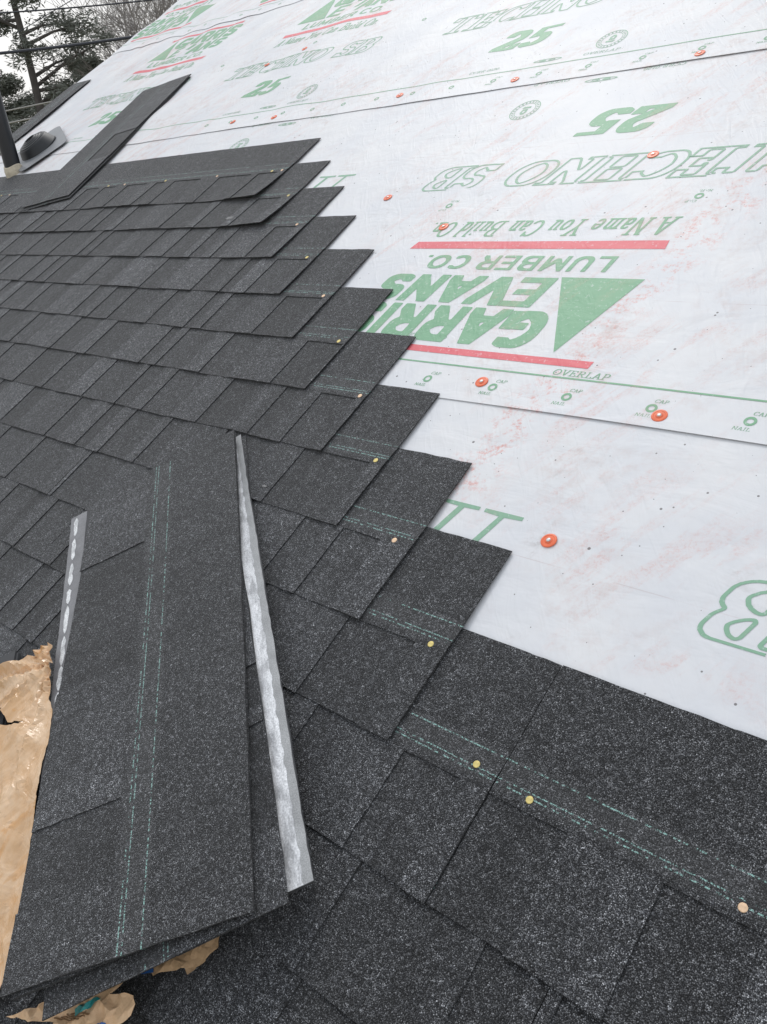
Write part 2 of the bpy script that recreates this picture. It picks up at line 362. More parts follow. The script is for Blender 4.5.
UL, UR, VE, VR = -4.58, 3.4, -1.25, 4.95
def rw(u, v, n=0): return ROOF @ Vector((u, v, n))
house = empty('house', Matrix.Translation((0, 0, 0)))
tag(house, 'house under the sloped roof that is being re-shingled', 'house')
ridge = rw(0, VR); eave = rw(0, VE); back_y = ridge.y + (ridge.y - eave.y)
bm = bmesh.new()                                          # deck: two slopes, 20 mm boards
def quadslab(bm, a, b, c, d, th):
    nrm = (b - a).cross(d - a).normalized() * th
    vs = [bm.verts.new(p) for p in (a, b, c, d)] + [bm.verts.new(p - nrm) for p in (a, b, c, d)]
    for f in ((0, 1, 2, 3), (7, 6, 5, 4), (0, 4, 5, 1), (1, 5, 6, 2), (2, 6, 7, 3), (3, 7, 4, 0)): bm.faces.new([vs[i] for i in f])
quadslab(bm, rw(UL, VE, -.004), rw(UR, VE, -.004), rw(UR, VR, -.004), rw(UL, VR, -.004), .02)
bm_obj('roof_deck', bm, M_DECK, house)
bm = bmesh.new()
quadslab(bm, Vector((UR, back_y, eave.z)), Vector((UL, back_y, eave.z)), Vector((UL, ridge.y + .02, ridge.z)), Vector((UR, ridge.y + .02, ridge.z)), .03)
bm_obj('back_roof', bm, M_BACK, house)
bm = bmesh.new()
for u in (UL - .022, UR + .002):
    bm = bmesh.new()
    vs = [Vector(p) for p in ((u, *rw(0, VE, -.008).yz), (u, *rw(0, VR, -.008).yz), (u, *rw(0, VR, -.19).yz), (u, *rw(0, VE, -.19).yz))]
    a = [bm.verts.new(p) for p in vs]; b = [bm.verts.new(p + Vector((.02, 0, 0))) for p in vs]
    for f in ((0, 1, 2, 3),): bm.faces.new([a[i] for i in f]); bm.faces.new([b[i] for i in f][::-1])
    for i in range(4): bm.faces.new((a[i], b[i], b[(i + 1) % 4], a[(i + 1) % 4]))
    bm_obj('rake_board', bm, M_WOOD, house)
bm = bmesh.new()
e2 = rw(0, VE + .45, -.2); x0, x1 = UL + .35, UR - .35; y1 = 2 * ridge.y - e2.y
a = [bm.verts.new((x0, y, z)) for y, z in ((e2.y, 0), (y1, 0), (y1, e2.z), (ridge.y, ridge.z - .2), (e2.y, e2.z))]
b = [bm.verts.new((x1, v.co.y, v.co.z)) for v in a]
bm.faces.new(a); bm.faces.new(b[::-1])
for i in range(5):
    if i in (2, 3): continue
    bm.faces.new((a[i], b[i], b[(i + 1) % 5], a[(i + 1) % 5]))
bm_obj('wall', bm, M_SIDING, house)

# ---------------------------------------------------------------- underlayment
G = .025
def Wraw(u, v):
    far = min(1, max(.12, (-u - .2) / 2.4)) * min(1, max(0, (v - 1.75) / .4))
    mid = min(1, max(0, (v - .8) / .6))
    n = noise.noise
    p = u * .50 + v * .86; q = u * .86 - v * .50
    a = n(Vector((p * 2.2, q * 6.5, 2.0))) * .006 * far + abs(n(Vector((p * 1.5, q * 4.5 + p, 7.0)))) * .013 * far
    a += (n(Vector((u * 3, v * 5, 1.0))) * .0010 + n(Vector((p * 4, q * 7, 5.0))) * .0006) * (.35 + mid)
    return a
_w = {}
def Wg(i, j):
    if (i, j) not in _w: _w[(i, j)] = Wraw(i * G, j * G)
    return _w[(i, j)]
def Wz(u, v):
    fi, fj = u / G, v / G; i, j = math.floor(fi + 1e-7), math.floor(fj + 1e-7); a, b = fi - i, fj - j
    w0, w3 = Wg(i, j), Wg(i + 1, j + 1)
    if a >= b: w1 = Wg(i + 1, j); return w0 + a * (w1 - w0) + b * (w3 - w1)
    w2 = Wg(i, j + 1); return w0 + b * (w2 - w0) + a * (w3 - w2)
ROLLS = [  # lower edge, upper edge, u0, v0 of the printing, turned upside down
    (-.42, .85, 'roof underlayment roll beside the lower shingle courses, large green B', (1.022, .95), True),
    (.756, 2.02, 'roof underlayment roll with upside-down green lettering and large triangle emblem', (-.115, 1.95), True),
    (1.92, 3.18, 'roof underlayment roll with upright green lettering, second seam up', (-1.508, 1.955), False),
    (3.08, 4.34, 'roof underlayment roll highest in view, crossing the top left corner', (-3.80, 4.28), True),
    (4.24, VR - .01, 'roof underlayment roll below the ridge', None, True)]
def seam_wave(k, u): return .004 * math.sin(u * 1.3 + k) + .002 * math.sin(u * 4.1 + 2 * k)
def lift(k, u, v):
    s = ROLLS[k][0] + seam_wave(k, u); t = (v - s) / .16
    if t < 0: t = 0
    if t >= 1 or k == 0: return .0
    return .0021 * (1 - t * t * (3 - 2 * t)) + (.0012 * (.5 + .5 * math.sin(u * 7 + k * 2)) * max(0, 1 - (v - s) / .02))
roll_roots = []
for k, (v0, v1, lab, pr, flip) in enumerate(ROLLS):
    root = empty('roof_underlayment', on_roof(0, 0, 0)); roll_roots.append(root)
    tag(root, lab, 'underlayment', 'white underlayment rolls laid up the roof')
    j0, j1 = math.ceil(v0 / G), math.floor(v1 / G); ia, ib = round(UL / G), round(UR / G)
    V, F, U = [], [], []; idx = {}
    rows = [(None, 0)] + [(j, 1) for j in range(j0 + 1, j1 + 1)]
    for a, (j, kind) in enumerate(rows):
        for i in range(ia, ib + 1):
            u = i * G; v = (v0 + seam_wave(k, u)) if kind == 0 else j * G
            idx[(a, i)] = len(V); V.append((u, v, Wz(u, v) + lift(k, u, v))); U.append((u, v))
    for a in range(len(rows) - 1):
        for i in range(ia, ib):
            p, q, r_, s = idx[(a, i)], idx[(a, i + 1)], idx[(a + 1, i + 1)], idx[(a + 1, i)]
            F.append((p, q, r_)); F.append((p, r_, s))
    base = len(V)                                        # folded lower edge gives the sheet its thickness
    for i in range(ia, ib + 1):
        x, y, z = V[idx[(0, i)]]; V += [(x, y, z), (x, y + .0003, z - .0012)]; U += [(x, y - .001)] * 2
    for n_, i in enumerate(range(ia, ib)): F.append((base + 2 * n_, base + 2 * n_ + 1, base + 2 * n_ + 3, base + 2 * n_ + 2))
    mesh_obj('membrane', V, F, M_MEM, root, U, smooth=True)

# ---------------------------------------------------------------- printed lettering: stroke glyphs -> distance field -> contours
def st(*a): return a
SER = {  # broad-nib serif letters: l line, a arc (cx cy rx ry from to); advance first
 'T': (.86, 'l .42 .03 .42 .97', 'l .04 .97 .80 .97', 'l .04 .80 .04 .97', 'l .80 .80 .80 .97', 'l .27 .03 .57 .03'),
 'E': (.78, 'l .22 .03 .22 .97', 'l .08 .97 .66 .97', 'l .08 .03 .68 .03', 'l .22 .50 .48 .50', 'l .66 .97 .66 .78', 'l .68 .03 .68 .24', 'l .48 .40 .48 .60'),
 'C': (.84, 'a .46 .50 .34 .46 45 315', 'l .72 .74 .72 .96'),
 'H': (.92, 'l .20 .03 .20 .97', 'l .70 .03 .70 .97', 'l .2 .5 .7 .5', 'l .08 .97 .34 .97', 'l .08 .03 .34 .03', 'l .58 .97 .84 .97', 'l .58 .03 .84 .03'),
 'N': (.90, 'l .18 .03 .18 .97', 'l .20 .95 .68 .06', 'l .72 .03 .72 .97', 'l .08 .97 .24 .97', 'l .08 .03 .28 .03', 'l .60 .97 .84 .97'),
 'O': (.90, 'a .45 .50 .35 .46 0 360'), '0': (.62, 'a .31 .50 .22 .46 0 360'),
 'S': (.72, 'a .36 .73 .22 .23 35 250', 'l .30 .52 .44 .47', 'a .37 .28 .24 .25 70 -150', 'l .58 .80 .58 .96', 'l .12 .04 .12 .22'),
 'B': (.82, 'l .22 .03 .22 .97', 'l .08 .97 .42 .97', 'l .08 .03 .44 .03', 'l .22 .52 .44 .52', 'a .42 .75 .24 .22 -90 90', 'a .44 .275 .28 .245 -90 90'),
 'A': (.86, 'l .40 .97 .14 .03', 'l .42 .97 .70 .03', 'l .25 .33 .58 .33', 'l .03 .03 .26 .03', 'l .56 .03 .84 .03'),
 'Y': (.82, 'l .14 .97 .40 .48', 'l .68 .97 .42 .48', 'l .41 .48 .41 .03', 'l .03 .97 .27 .97', 'l .57 .97 .79 .97', 'l .28 .03 .54 .03'),
 'V': (.82, 'l .14 .97 .40 .05', 'l .68 .97 .42 .05', 'l .03 .97 .27 .97', 'l .57 .97 .79 .97'),
 'R': (.86, 'l .22 .03 .22 .97', 'l .08 .97 .42 .97', 'l .22 .50 .42 .50', 'a .42 .735 .24 .235 -90 90', 'l .42 .48 .72 .03', 'l .08 .03 .36 .03', 'l .66 .03 .82 .03'),
 'P': (.76, 'l .22 .03 .22 .97', 'l .08 .97 .42 .97', 'l .22 .46 .42 .46', 'a .42 .715 .24 .255 -90 90', 'l .08 .03 .38 .03'),
 'L': (.74, 'l .22 .03 .22 .97', 'l .08 .97 .36 .97', 'l .08 .03 .64 .03', 'l .64 .03 .64 .24'),
 'I': (.44, 'l .22 .03 .22 .97', 'l .08 .97 .36 .97', 'l .08 .03 .36 .03'),
 '1': (.44, 'l .24 .03 .24 .97', 'l .10 .85 .24 .95', 'l .08 .03 .38 .03'),
 '2': (.68, 'a .33 .70 .22 .27 165 -35', 'l .50 .55 .10 .10', 'l .10 .06 .58 .06', 'l .58 .06 .60 .24'),
 '5': (.68, 'l .18 .94 .58 .94', 'l .18 .94 .16 .54', 'a .32 .32 .25 .28 130 -150'),
 'a': (.58, 'a .24 .20 .14 .17 0 360', 'l .40 .48 .40 .03', 'a .26 .47 .14 .13 0 150', 'l .40 .03 .50 .03'),
 'm': (.94, 'l .16 .03 .16 .60', 'l .44 .03 .44 .45', 'l .72 .03 .72 .45', 'a .30 .44 .14 .16 0 180', 'a .58 .44 .14 .16 0 180', 'l .06 .60 .14 .60', 'l .08 .03 .24 .03', 'l .36 .03 .52 .03', 'l .64 .03 .80 .03'),
 'n': (.66, 'l .16 .03 .16 .60', 'l .44 .03 .44 .45', 'a .30 .44 .14 .16 0 180', 'l .06 .60 .14 .60', 'l .08 .03 .24 .03', 'l .36 .03 .52 .03'),
 'e': (.56, 'a .28 .32 .18 .28 0 315', 'l .12 .34 .44 .34'),
 'o': (.60, 'a .29 .32 .19 .28 0 360'),
 'u': (.66, 'l .16 .60 .16 .20', 'a .30 .20 .14 .16 180 360', 'l .44 .60 .44 .03', 'l .06 .60 .14 .60', 'l .34 .60 .42 .60', 'l .44 .03 .54 .03'),
 'i': (.34, 'l .17 .03 .17 .60', 'l .17 .84 .17 .86', 'l .06 .60 .15 .60', 'l .08 .03 .26 .03'),
 'l': (.34, 'l .17 .03 .17 .97', 'l .06 .97 .15 .97', 'l .08 .03 .26 .03'),
 'd': (.66, 'a .26 .31 .16 .27 0 360', 'l .44 .03 .44 .97', 'l .34 .97 .42 .97', 'l .44 .03 .54 .03'),
 '.': (.28, 'l .12 .05 .14 .05'), '-': (.40, 'l .08 .40 .30 .40'), ' ': (.34,)}
SAN = {
 'G': (.92, 'a .47 .50 .33 .40 55 350', 'l .50 .42 .80 .42', 'l .80 .12 .80 .42'),
 'A': (.92, 'l .14 .09 .44 .90', 'l .78 .09 .48 .90', 'l .28 .30 .64 .30'),
 'R': (.90, 'l .18 .09 .18 .91', 'l .18 .91 .50 .91', 'l .18 .48 .50 .48', 'a .50 .695 .22 .215 -90 90', 'l .50 .46 .74 .09'),
 'I': (.38, 'l .19 .09 .19 .91'),
 'S': (.84, 'a .41 .70 .25 .21 30 265', 'a .41 .30 .26 .21 85 -150'),
 'E': (.80, 'l .18 .09 .18 .91', 'l .18 .91 .68 .91', 'l .18 .50 .60 .50', 'l .18 .09 .70 .09'),
 'V': (.88, 'l .12 .91 .42 .10', 'l .76 .91 .46 .10'),
 'N': (.94, 'l .18 .09 .18 .91', 'l .18 .88 .74 .12', 'l .74 .09 .74 .91'),
 'L': (.72, 'l .18 .09 .18 .91', 'l .18 .09 .62 .09'),
 'U': (.90, 'l .18 .91 .18 .40', 'a .45 .40 .27 .31 180 360', 'l .72 .91 .72 .40'),
 'M': (1.06, 'l .18 .09 .18 .91', 'l .18 .86 .52 .25', 'l .86 .86 .52 .25', 'l .86 .09 .86 .91'),
 'B': (.88, 'l .18 .09 .18 .91', 'l .18 .91 .48 .91', 'l .18 .50 .48 .50', 'l .18 .09 .50 .09', 'a .48 .705 .20 .205 -90 90', 'a .50 .295 .22 .205 -90 90'),
 'C': (.90, 'a .47 .50 .33 .40 50 310'), 'O': (.96, 'a .48 .50 .35 .40 0 360'), '.': (.36, 'l .16 .10 .18 .10'), ' ': (.36,)}
_gl = {}
def contours(ch, font, nib, outline, res):
    """closed polylines (in em units) of one glyph; the outline style keeps only a band inside the edge"""
    key = (ch, id(font), nib, outline, res)
    if key in _gl: return _gl[key]
    g = font[ch]; pts = []
    for s in g[1:]:
        p = s.split(); q = list(map(float, p[1:]))
        if p[0] == 'l':
            n = max(2, int(math.hypot(q[2] - q[0], q[3] - q[1]) / .012)); pts += [(q[0] + (q[2] - q[0]) * i / n, q[1] + (q[3] - q[1]) * i / n) for i in range(n + 1)]
        else:
            n = max(8, int(abs(q[5] - q[4]) / 3.5)); pts += [(q[0] + q[2] * math.cos(rad(q[4] + (q[5] - q[4]) * i / n)), q[1] + q[3] * math.sin(rad(q[4] + (q[5] - q[4]) * i / n))) for i in range(n + 1)]
    if not pts: _gl[key] = []; return []
    c = 1.0 / res; gx = np.arange(-.2, g[0] + .25, c); gy = np.arange(-.18, 1.2, c)
    X, Y = np.meshgrid(gx, gy, indexing='ij'); D = np.full(X.shape, 9.0); a, b = nib
    for px, py in pts:
        dx = np.abs(X - px) - a; dy = np.abs(Y - py) - b
        D = np.minimum(D, np.hypot(np.maximum(dx, 0), np.maximum(dy, 0)) + np.minimum(np.maximum(dx, dy), 0))
    if outline:
        base = contours(ch, font, nib, 0, res); P = np.array([q for lp in base for q in (lp + [((lp[i][0] + lp[i - 1][0]) / 2, (lp[i][1] + lp[i - 1][1]) / 2) for i in range(len(lp))])])
        dd = np.full(X.shape, 9.0)
        for q in P: dd = np.minimum(dd, np.hypot(X - q[0], Y - q[1]))
        D = np.where(D < 0, -dd, dd); D = np.abs(D + outline * .5) - outline * .5
    ins = D < 0; segm = {}; pt = {}
    nx, ny = D.shape
    def cut(k1, k2):
        k = (k1, k2) if k1 < k2 else (k2, k1)
        if k not in pt:
            d1, d2 = D[k[0]], D[k[1]]; t = d1 / (d1 - d2); t = min(.98, max(.02, t))
            pt[k] = (gx[k[0][0]] + (gx[k[1][0]] - gx[k[0][0]]) * t, gy[k[0][1]] + (gy[k[1][1]] - gy[k[0][1]]) * t)
        return k
    cand = np.argwhere(~((ins[:-1, :-1] == ins[1:, :-1]) & (ins[:-1, :-1] == ins[:-1, 1:]) & (ins[:-1, :-1] == ins[1:, 1:])))
    for i, j in cand:
        i, j = int(i), int(j); cs = [(i, j), (i + 1, j), (i + 1, j + 1), (i, j + 1)]; s = [ins[k] for k in cs]
        ent, ext = [], []
        for q in range(4):
            if s[q] != s[(q + 1) % 4]: (ext if s[q] else ent).append((q, cut(cs[q], cs[(q + 1) % 4])))
        for q, e in ext:                                   # leave the inside across e, join to the next entering edge
            best = min(ent, key=lambda t: (q - t[0]) % 4) if len(ent) > 1 else ent[0]
            segm[e] = best[1]
    out = []; seen = set()
    for s0 in list(segm):
        if s0 in seen: continue
        loop = []; k = s0
        while k is not None and k not in seen: seen.add(k); loop.append(pt[k]); k = segm.get(k)
        if len(loop) > 5: out.append(loop)
    _gl[key] = out; return out
def tessellate(loops):
    cu = bpy.data.curves.new('tmp', 'CURVE'); cu.dimensions = '2D'; cu.fill_mode = 'BOTH'
    for lp in loops:
        s = cu.splines.new('POLY'); s.points.add(len(lp) - 1); s.use_cyclic_u = True
        s.points.foreach_set('co', [c for p in lp for c in (p[0], p[1], 0, 1)])
    o = bpy.data.objects.new('tmp', cu); me = bpy.data.meshes.new_from_object(o)
    bpy.data.objects.remove(o); bpy.data.curves.remove(cu); return me
def print_on(name, loops, k, mat, root, dz=.0005):
    """lay closed loops (roof u,v) on roll k as a thin ink mesh that follows the sheet"""
    loops = [[(max(UL + .002, x), y) for x, y in lp] for lp in loops if max(p[0] for p in lp) > UL + .01]
    if not loops: return
    me = tessellate(loops); bm = bmesh.new(); bm.from_mesh(me); bpy.data.meshes.remove(me)
    if not bm.verts: bm.free(); return
    for ax in (0, 1):
        lo = min(v.co[ax] for v in bm.verts); hi = max(v.co[ax] for v in bm.verts)
        for i in range(math.ceil(lo / G), math.floor(hi / G) + 1):
            co = [0, 0, 0]; co[ax] = i * G; no = [0, 0, 0]; no[ax] = 1
            bmesh.ops.bisect_plane(bm, geom=bm.verts[:] + bm.edges[:] + bm.faces[:], plane_co=co, plane_no=no)
    V = [(v.co.x, v.co.y, Wz(v.co.x, v.co.y) + lift(k, v.co.x, v.co.y) + dz) for v in bm.verts]
    bm.verts.index_update(); F = []
    for f in bm.faces:
        ids = [v.index for v in f.verts]
        F.append(ids if f.normal.z > 0 else ids[::-1])
    uv = [(v[0], v[1]) for v in V]; bm.free()
    return mesh_obj(name, V, F, mat, root, uv, smooth=True)
def text_loops(txt, font, nib, x0, x1, y0, y1, shear=0, outline=0, res=40, spacing=0):
    tot = sum(font[c][0] + spacing for c in txt) - spacing; sx = (x1 - x0) / (tot + shear * .0); h = y1 - y0; out = []; x = 0
    for c in txt:
        for lp in contours(c, font, nib, outline, res): out.append([(x0 + (x + p[0]) * sx + shear * h * p[1], y0 + p[1] * h) for p in lp])
        x += font[c][0] + spacing
    return out
def ring(cx, cy, rx, ry, n=40, rot=0): return [(cx + rx * math.cos(t) * math.cos(rot) - ry * math.sin(t) * math.sin(rot), cy + rx * math.cos(t) * math.sin(rot) + ry * math.sin(t) * math.cos(rot)) for t in [2 * math.pi * i / n for i in range(n)]]
NIB1, NIB2, NIB3 = (.085, .035), (.125, .095), (.055, .03)
def repeat(k, u0, v0, flip, clip=False):
    """one repeat of the printed design: U to the right and Y up as the lettering reads"""
    root = roll_roots[k]
    def place(lps): return [[((u0 - x), (v0 - y)) if flip else (u0 + x, v0 + y) for x, y in lp] for lp in lps]
    def put(name, lps, mat): return print_on(name, place(lps), k, mat, root)
    put('triangle_emblem', [[(.101, .835), (.277, .835), (.184, 1.045)]], M_GREEN)
    put('company_lettering', text_loops('GARRIS', SAN, NIB2, .232, .745, .937, 1.045, .12) + text_loops('EVANS', SAN, NIB2, .276, .728, .838, .928, .22)
        + text_loops('LUMBER CO.', SAN, (.085, .075), .178, .665, .768, .818, .15, res=30), M_GREEN)
    put('red_bar', [[(.095, 1.059), (.722, 1.059), (.725, 1.077), (.098, 1.077)]], M_RED)
    put('red_bar', [[(.103, .720), (.728, .720), (.738, .746), (.101, .746)]], M_RED)
    put('slogan_lettering', text_loops('A Name You Can Build On.', SER, (.062, .038), .108, .725, .646, .702, .25, res=34), M_GREEN)
    put('product_lettering', (text_loops('TECHNO', SER, (.125, .06), -.030, .592, .412, .510, .36, .050, 56) if not clip else []) + text_loops('SB', SER, (.135, .065), .664, .842, .412, .510, .36, .050, 56), M_GREENL)
    put('number_lettering', text_loops('25', SER, (.135, .07), .305, .485, .212, .316, .30, 0, 40, .13), M_GREEN)
    if (k == 0 and u0 > 0) or (k == 1 and abs(u0 + .115) < .01):
        put('product_lettering', [[(1.262, .405), (1.330, .405), (1.330, .412), (1.302, .413), (1.330, .50), (1.318, .50), (1.290, .413), (1.262, .412)],
                                  [(1.180, .405), (1.252, .405), (1.252, .412), (1.222, .414), (1.252, .50), (1.240, .50), (1.212, .414), (1.180, .412)]], M_GREENL)
    cx, cy = .745, .160                                     # round approval stamp
    lp = [ring(cx, cy, .043, .046), ring(cx, cy, .0405, .0435), ring(cx, cy, .030, .033), ring(cx, cy, .0285, .0315)]
    lp += [[(cx - .008, cy - .004), (cx + .008, cy - .004), (cx + .010, cy + .012), (cx + .004, cy + .022), (cx - .004, cy + .022), (cx - .010, cy + .012)], [(cx - .004, cy + .004), (cx + .004, cy + .004), (cx + .002, cy + .014), (cx - .002, cy + .014)]]
    lp += [[(cx - .012, cy - .016), (cx + .010, cy - .016), (cx + .014, cy - .008), (cx - .014, cy - .008)]]
    for i in range(22):
        t = 2 * math.pi * i / 22; c_, s_ = math.cos(t), math.sin(t); a_, b_ = .0325, .0385; e = .07
        lp.append([(cx + a_ * math.cos(t - e), cy + a_ * 1.07 * math.sin(t - e)), (cx + b_ * math.cos(t - e), cy + b_ * 1.07 * math.sin(t - e)), (cx + b_ * math.cos(t + e * .5), cy + b_ * 1.07 * math.sin(t + e * .5)), (cx + a_ * math.cos(t + e * .5), cy + a_ * 1.07 * math.sin(t + e * .5))])
    put('approval_stamp', lp, M_GREENL)
    def pill(x, y): return [ring(x, y, .047, .0085, 28), ring(x, y, .041, .0055, 28), ring(x - .016, y, .012, .0042, 16), ring(x + .014, y, .012, .0042, 16), ring(x + .017, y, .007, .002, 12)]
    if flip:
        put('edge_lettering', text_loops('OVERLAP', SER, NIB3, .675, .785, .026, .038, .2, res=24), M_GREENL); put('edge_lettering', text_loops('CCRR-0120', SER, NIB3, .355, .465, .026, .038, .2, res=24), M_GREENL)
        put('approval_mark', pill(.575, .052), M_GREENL)
    else:
        put('edge_lettering', text_loops('OVERLAP', SER, NIB3, .690, .800, .088, .101, .2, res=24), M_GREENL); put('edge_lettering', text_loops('CCRR-0120', SER, NIB3, .30, .41, .088, .101, .2, res=24), M_GREENL)
        put('approval_mark', pill(.575, .098), M_GREENL)
def nail_mark(k, u, v, flip=False, big=1.0, words=True):
    s = -1 if flip else 1
    lp = [ring(u, v, .0095, .0095 * big, 24), ring(u, v, .0052, .0048 * big, 20)]
    if words:
        f = lambda L: [[(u + s * x, v + s * y) for x, y in l] for l in L]
        lp += f(text_loops('CAP', SER, NIB3, -.002, .021, .013, .0205, .2, res=24)) + f(text_loops('NAIL', SER, NIB3, -.021, .006, -.0205, -.0135, .2, res=24))
    print_on('nail_mark', lp, k, M_GREEN, roll_roots[k])
for n in (0, 1): repeat(0, 1.022 - 1.22 * n, .95, True, n == 1)
for n in (-1, 0, 1): repeat(1, -.115 - 1.22 * n, 1.95, True, n == 1)
for n in (-2, -1, 0, 1): repeat(2, -1.508 + 1.225 * n, 1.955, False)
for n in (-1, 0, 1): repeat(3, -3.80 + 1.225 * n, 4.285, True)
def edge_line(k, v, u0=UL + .01, u1=UR - .01, hw=.0019):
    n = int((u1 - u0) / .5) + 1
    for a in (0,): print_on('overlap_line', [[(u0, v - hw), (u1, v - hw), (u1, v + hw), (u0, v + hw)]], k, M_GREEN, roll_roots[k])
edge_line(1, .845); edge_line(2, 2.023); edge_line(3, 3.175)
for i in range(-3, 9): nail_mark(1, .090 - .1535 * i, .801, big=1.0)
for i in range(-1, 15): nail_mark(2, -.302 - .1545 * i, 1.978, words=i < 6)
for i in range(0, 10): nail_mark(3, -2.9 - .1545 * i, 3.13, words=False)
for u in (-.218, -.843): nail_mark(1, u, 1.371, True)
for u in (-1.07, -2.30, -1.72, -2.93): nail_mark(2, u, 2.54, words=False)
print_on('edge_lettering', text_loops('OVERLAP', SER, NIB3, -.275, -.165, .8505, .8650, .2, res=26), 1, M_GREEN, roll_roots[1])

# ---------------------------------------------------------------- shingle courses
STAIR = {1: -.140, 2: -.304, 3: -.468, 4: -.626, 5: -.793, 6: -.958, 7: -1.132, 8: -1.290, 9: -1.463, 10: -1.625}
ENDS = {1: (.185, .052), 2: (.15, .062), 3: (.205, .030), 4: (.12, .020), 5: (.115, .004), 6: (.15, .022), 7: (.14, .020), 8: (.12, .03), 9: (.16, .05), 10: (.13, .035)}
WORD = ['', 'tenth', 'ninth', 'eighth', 'seventh', 'sixth', 'fifth', 'fourth', 'third', 'second', 'topmost']
LAB = {0: 'charcoal shingle course directly below the staircase of ends, running right across the picture',
       1: 'lowest course ending in the stepped edge, just above the long bottom course',
       2: 'second lowest course of the stepped edge, ending below the orange disc and green strokes',
       3: 'third lowest course of the stepped edge, ending against the green double stroke',
       4: 'fourth lowest course of the stepped edge, ending beside the first underlayment seam',
       5: 'fifth lowest course of the stepped edge, ending at the lower red bar',
       6: 'sixth lowest course of the stepped edge, ending where the green company lettering is cut off',
       7: 'fourth course from the top of the stepped edge',
       8: 'third course from the top of the stepped edge',
       9: 'second course from the top, with a small pale mark near its lifted end',
       10: 'topmost shingle course, its upper half uncovered and its end curled'}
Z0, ZH = .0075, .0030
def curl(c, e):
    """bottom edges of the uppermost courses are not sealed yet: they wave and lift"""
    amp = {10: .010, 9: .012, 8: .005, 7: .004, 6: .0025, 5: .002}.get(c, .0008)
    def f(x, y):
        t = max(0, 1 - y / .20); a = (noise.noise(Vector((x * 2.3, c * 3.1, 0))) * .6 + .35) * amp * .6
        a += amp * 1.0 * math.exp(-((x - e) / .16) ** 2) + .0011 * noise.noise(Vector((x * 9, c * 1.7, 4)))
        return max(0, a) * t * t
    return f
def course(c):
    v = c * EXP + (0 if c > 0 else 0); e = STAIR.get(c)
    root = empty('shingle_course', on_roof(0, v, 0))
    r = random.Random(100 + c)
    if c < 0: lab = {-1: 'charcoal shingle course below the stepped edge, crossing the bottom centre', -2: 'charcoal shingle course crossing the bottom left corner of the picture'}.get(c, 'charcoal shingle course lower down the roof towards the eave')
    else: lab = LAB[c]
    tag(root, lab, 'shingle course', 'charcoal laminated shingle courses')
    joints = []
    if e is None:
        x = .022 + (-c) * .165; 
        while x < UR: x += 1
        while x > UL: joints.append(x); x -= 1
        joints = [min(j, UR + .01) for j in joints] + [UL - .012]
    else:
        x = e
        while x > UL + .02: joints.append(x); x -= 1
        joints.append(UL - .012)
    lf = curl(c, e if e is not None else 99)
    for a, b in zip(joints[1:], joints):
        L = b - a - .0016
        if L < .03: continue
        first = e is not None and b == joints[0]
        if c == 0 and abs(b - .022) < 1e-6: cuts = [[.03, .17], [.26, .33], [.47, .62], [.70, .79], [.865, .958]]
        elif c == 0 and abs(a - .022) < 1e-6: cuts = [[.0, .108], [.222, .325], [.47, .58], [.70, .83], [.90, .96]]
        elif first: cuts = segs(L, r, ENDS[c])
        else: cuts = segs(L, r)
        cuts = [[max(0, p), min(L, q)] for p, q in cuts if q > .01 and p < L - .004]
        zb = lambda x, y, a=a: ZH + Z0 * (1 - y / H) + lf(x + a, y)
        near = (b > -2.2 and c > -4)
        o = shingle_mesh('shingle_strip', L, cuts, zb, r, root, xa=a, ya=(r.uniform(-.0016, .0016) if not first else 0), bright=r.uniform(.94, 1.06), xstep=.025 if near else .06)
        # nails that show: near the uncovered end of the strip, or all along an uncovered course
        spots = []
        if first: spots = [L - {1: .028, 2: .037, 3: .023, 4: .015, 5: .023, 6: .025, 7: .031, 8: .036, 9: .025, 10: .020}[c]]
        if c == 0 and b > -.5: spots = [.050, .298, .62, .955] if abs(a - .022) < 1e-6 else [.05, .32, .65, L - .032]
        if c == 10: spots = sorted(set(spots + [.05, .33, .64, .93]))
        for q, sx in enumerate(spots):
            if c == 0 and b < .1 and sx < .8: continue
            bm = nail_bm(); n = bm_obj('nail', bm, (M_BRASS if (q + c) % 2 == (0 if c == 0 and a > 0 else 1) else M_COPPER), o)
            yy = .158 if c == 0 and a > 0 else (.168 if c == 0 else .150 + .0 * c if c > 0 and c < 3 else .152)
            n.location = (a + sx, yy, zb(sx, yy) + TB * .85 + TU)
for c in range(-8, 11): course(c)
def pale_mark(c, u, v, z, sz, seed):
    root = [o for o in bpy.data.objects if o.name.startswith('shingle_course') and abs((ROOF.inverted() @ o.matrix_world).translation.y - c * EXP) < .01][0]
    r = random.Random(seed); bm = bmesh.new(); n = 18; vs = []
    for i in range(n):
        a = 2 * math.pi * i / n; q = sz * r.uniform(.55, 1.25); vs.append((u + q * 1.5 * math.cos(a), v - c * EXP + q * .75 * math.sin(a)))
    t_ = [bm.verts.new((x, y, z + .0012)) for x, y in vs]; b_ = [bm.verts.new((x, y, z - .001)) for x, y in vs]
    bm.faces.new(t_)
    for i in range(n): bm.faces.new((t_[i], b_[i], b_[(i + 1) % n], t_[(i + 1) % n]))
    bm_obj('pale_mark', bm, M_MARK, root)
bpy.context.view_layer.update()
for c_, u_, v_, sz_, sd_ in ((9, -1.660, 1.330, .011, 3), (3, -.694, .464, .0045, 8)):
    yl = v_ - c_ * EXP; pale_mark(c_, u_, v_, ZH + Z0 * (1 - yl / H) + curl(c_, STAIR[c_])(u_, yl) + TU + TB, sz_, sd_)

